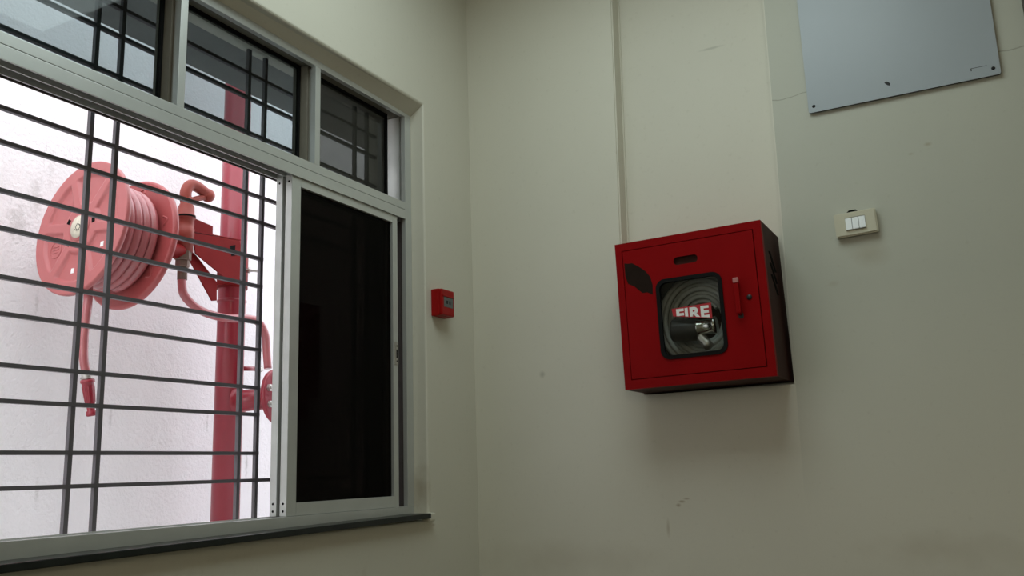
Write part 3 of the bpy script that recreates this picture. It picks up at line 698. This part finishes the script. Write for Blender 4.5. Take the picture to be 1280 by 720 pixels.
bmesh.ops.bisect_plane(bm, geom=g, plane_co=(-.062, 0, .2225), plane_no=(-.165, 0, -1), clear_outer=True)
obj('fire_lettering', bm, 'stick_white', dr)['label'] = 'white letters FIRE'
# things inside: hose coil and branch pipe
fire_o = Vector((CX, ND, CZ))
fh_ = thing('fire_hose', (CX, ND-.10, CZ+.03), 'grey canvas hose coiled inside the red cabinet', 'hose')
hp = []
for i in range(361):
    t = i/360; a = 2*PI*t*6.0 + .6; k = .060+.072*t
    hp.append(Vector((-.003+k*.98*math.cos(a), F+.104+.022*(1-t)+.008*math.sin(a*.5)+.10, WZ-.03+.002+k*1.08*math.sin(a))))
bm = B(); tube(bm, hp, .0085, 10); obj('hose_coil', bm, 'hose_grey', fh_)
hp = [Vector((-.003+.138*math.cos(a), F+.112+.10, WZ-.03+.150*math.sin(a))) for a in [2*PI*k/60 for k in range(60)]]
bm = B(); tube(bm, hp, .013, 10, closed=True); obj('outer_turn', bm, 'hose_grey', fh_)
bn = thing('branch_nozzle', (CX, ND-.15, CZ+.05), 'chrome and black branch nozzle behind the cabinet glass', 'nozzle')
def nzp(name, bm, mt): 
    for v in bm.verts: v.co -= Vector((0, -.15, .05))
    return obj(name, bm, mt, bn)
RX = Matrix.Rotation(-PI/2, 4, 'Z')
bm = B(); lathe(bm, [(0, -.046), (.036, -.046), (.038, -.04), (.036, .038), (.032, .042), (0, .042)], Matrix.Translation((-.038, F+.048, .178)) @ Matrix.Rotation(.08, 4, 'Y') @ RX, 24); nzp('grip', bm, 'gunmetal')
bm = B(); lathe(bm, [(0, -.034), (.026, -.034), (.027, -.026), (.0245, -.016), (.0245, .020), (.028, .022), (.028, .032), (0, .032)], Matrix.Translation((.030, F+.040, .182)) @ Matrix.Rotation(-.06, 4, 'Y') @ RX, 28); nzp('coupling', bm, 'chrome')
bm = B(); lathe(bm, [(0, -.03), (.015, -.03), (.015, -.022), (.017, -.02), (.015, -.012), (.017, -.004), (.015, .004), (.017, .012), (.015, .03), (0, .03)], Matrix.Translation((.016, F+.044, .138)) @ Matrix.Rotation(.9, 4, 'Y') @ RX, 20); nzp('stem', bm, 'steel')

# ------------------------------------------------------------------ manual call point
cp = thing('call_point', (0, -.254, .553), 'small red manual call point beside the window', 'call point')
bm = B(); box(bm, 0, .034, -.043, .043, 0, .098, bev=.004); obj('housing', bm, 'call_red', cp)
bm = B(); box(bm, .030, .046, -.0425, .0425, .001, .097, bev=.006)
fp = obj('face_plate', bm, 'call_red', cp)
bm = B(); box(bm, .0455, .0468, -.029, .031, .032, .068, bev=.0004); wn = obj('break_glass', bm, 'call_glass', cp); wn['label'] = 'grey break-glass window'
bm = B(); box(bm, .0455, .0490, -.036, .037, .069, .074, bev=.001); obj('hood_lip', bm, 'call_red', cp)
for dy in (-.008, .010):
    bm = B(); box(bm, .0466, .0472, dy-.004, dy+.004, .044, .056); obj('window_mark', bm, 'hole', cp)

# ------------------------------------------------------------------ switch plate
swp = thing('light_switch', (1.4195, 0, .692), 'cream switch plate with three white rocker switches', 'switch', rot=(0, -.035, 0))
bm = B(); box(bm, -.060, .060, -.016, 0, .003, .079, bev=.002); bx_ = obj('backing_box', bm, 'plate', swp)
bm = B()
plate(bm, rrect(0, .0385, .126, .077, .004), [rrect(.000, .0385, .060, .042, .002)], -.024, -.012)
bmesh.ops.bevel(bm, geom=[e for e in bm.edges if all(v.co.y < -.0235 for v in e.verts) and len(e.link_faces) == 2 and any(abs(f.normal.y) < .3 for f in e.link_faces) and max(abs(v.co.x) for v in e.verts) > .05], offset=.004, segments=2, affect='EDGES')
obj('cover_plate', bm, 'plate', swp)
bm = B(); box(bm, -.030, .030, -.0165, -.0155, .0175, .0595); obj('switch_well', bm, 'hole', swp)
rk = None
for k in range(3):
    if rk is None:
        bm = B(); vs_ = box(bm, -.0095, .0095, -.031, -.016, -.0195, .0195, bev=.0012)
        for v in bm.verts:
            if v.co.y < -.022: v.co.y += (v.co.z+.0195)*.16
        rk = obj('rocker', bm, 'rocker', swp); rk.location = (-.0200, 0, .0385)
    else: copy_part(rk, swp, (-.0200+.0200*k, 0, .0385))
bm = B(); plate(bm, [(-.050, .0775), (-.028, .0800), (-.016, .0890), (.004, .0885), (.012, .0800), (.050, .0790), (.050, .0770), (-.050, .0760)], [], -.0012, -.0002); obj('wall_chase', bm, 'hole', swp)['label'] = 'dark gap in the plaster above the plate'

# ------------------------------------------------------------------ grey sheet board
bd_ = thing('metal_board', (1.593, 0, 1.1255), 'blank grey-blue sheet board screwed to the wall', 'board')
BW, BH = .561, .72
bm = B(); plate(bm, rrect(0, BH/2, BW, BH, .006), [], -.014, -.011); obj('sheet', bm, 'board', bd_)
bm = B(); plate(bm, rrect(0, BH/2, BW+.0005, BH+.0005, .006), [], -.0109, -.006); obj('core', bm, 'board_edge', bd_)
for x in (-.2, .2):
    bm = B(); box(bm, x-.02, x+.02, -.006, 0, .02, BH-.02); obj('batten', bm, 'board_edge', bd_)
for x, z in ((-.263, .021), (.262, .022), (-.263, BH-.021), (.262, BH-.021)):
    bm = B(); lathe(bm, [(0, -.0168), (.004, -.0165), (.0056, -.014), (0, -.0139)], Matrix.Translation((x, 0, z)), 16); obj('screw', bm, 'screw', bd_)
bm = B(); plate(bm, [(-.043, .050), (-.034, .052), (-.026, .044), (-.027, .036), (-.034, .039), (-.040, .045)], [], -.0146, -.0138); obj('scuff_mark', bm, 'screw', bd_)
bm = B(); plate(bm, [(.202, .036), (.246, .0355), (.246, .0342), (.2045, .0345), (.2045, .027), (.2015, .027)], [], -.0144, -.0138); obj('pen_mark', bm, 'board_edge', bd_)
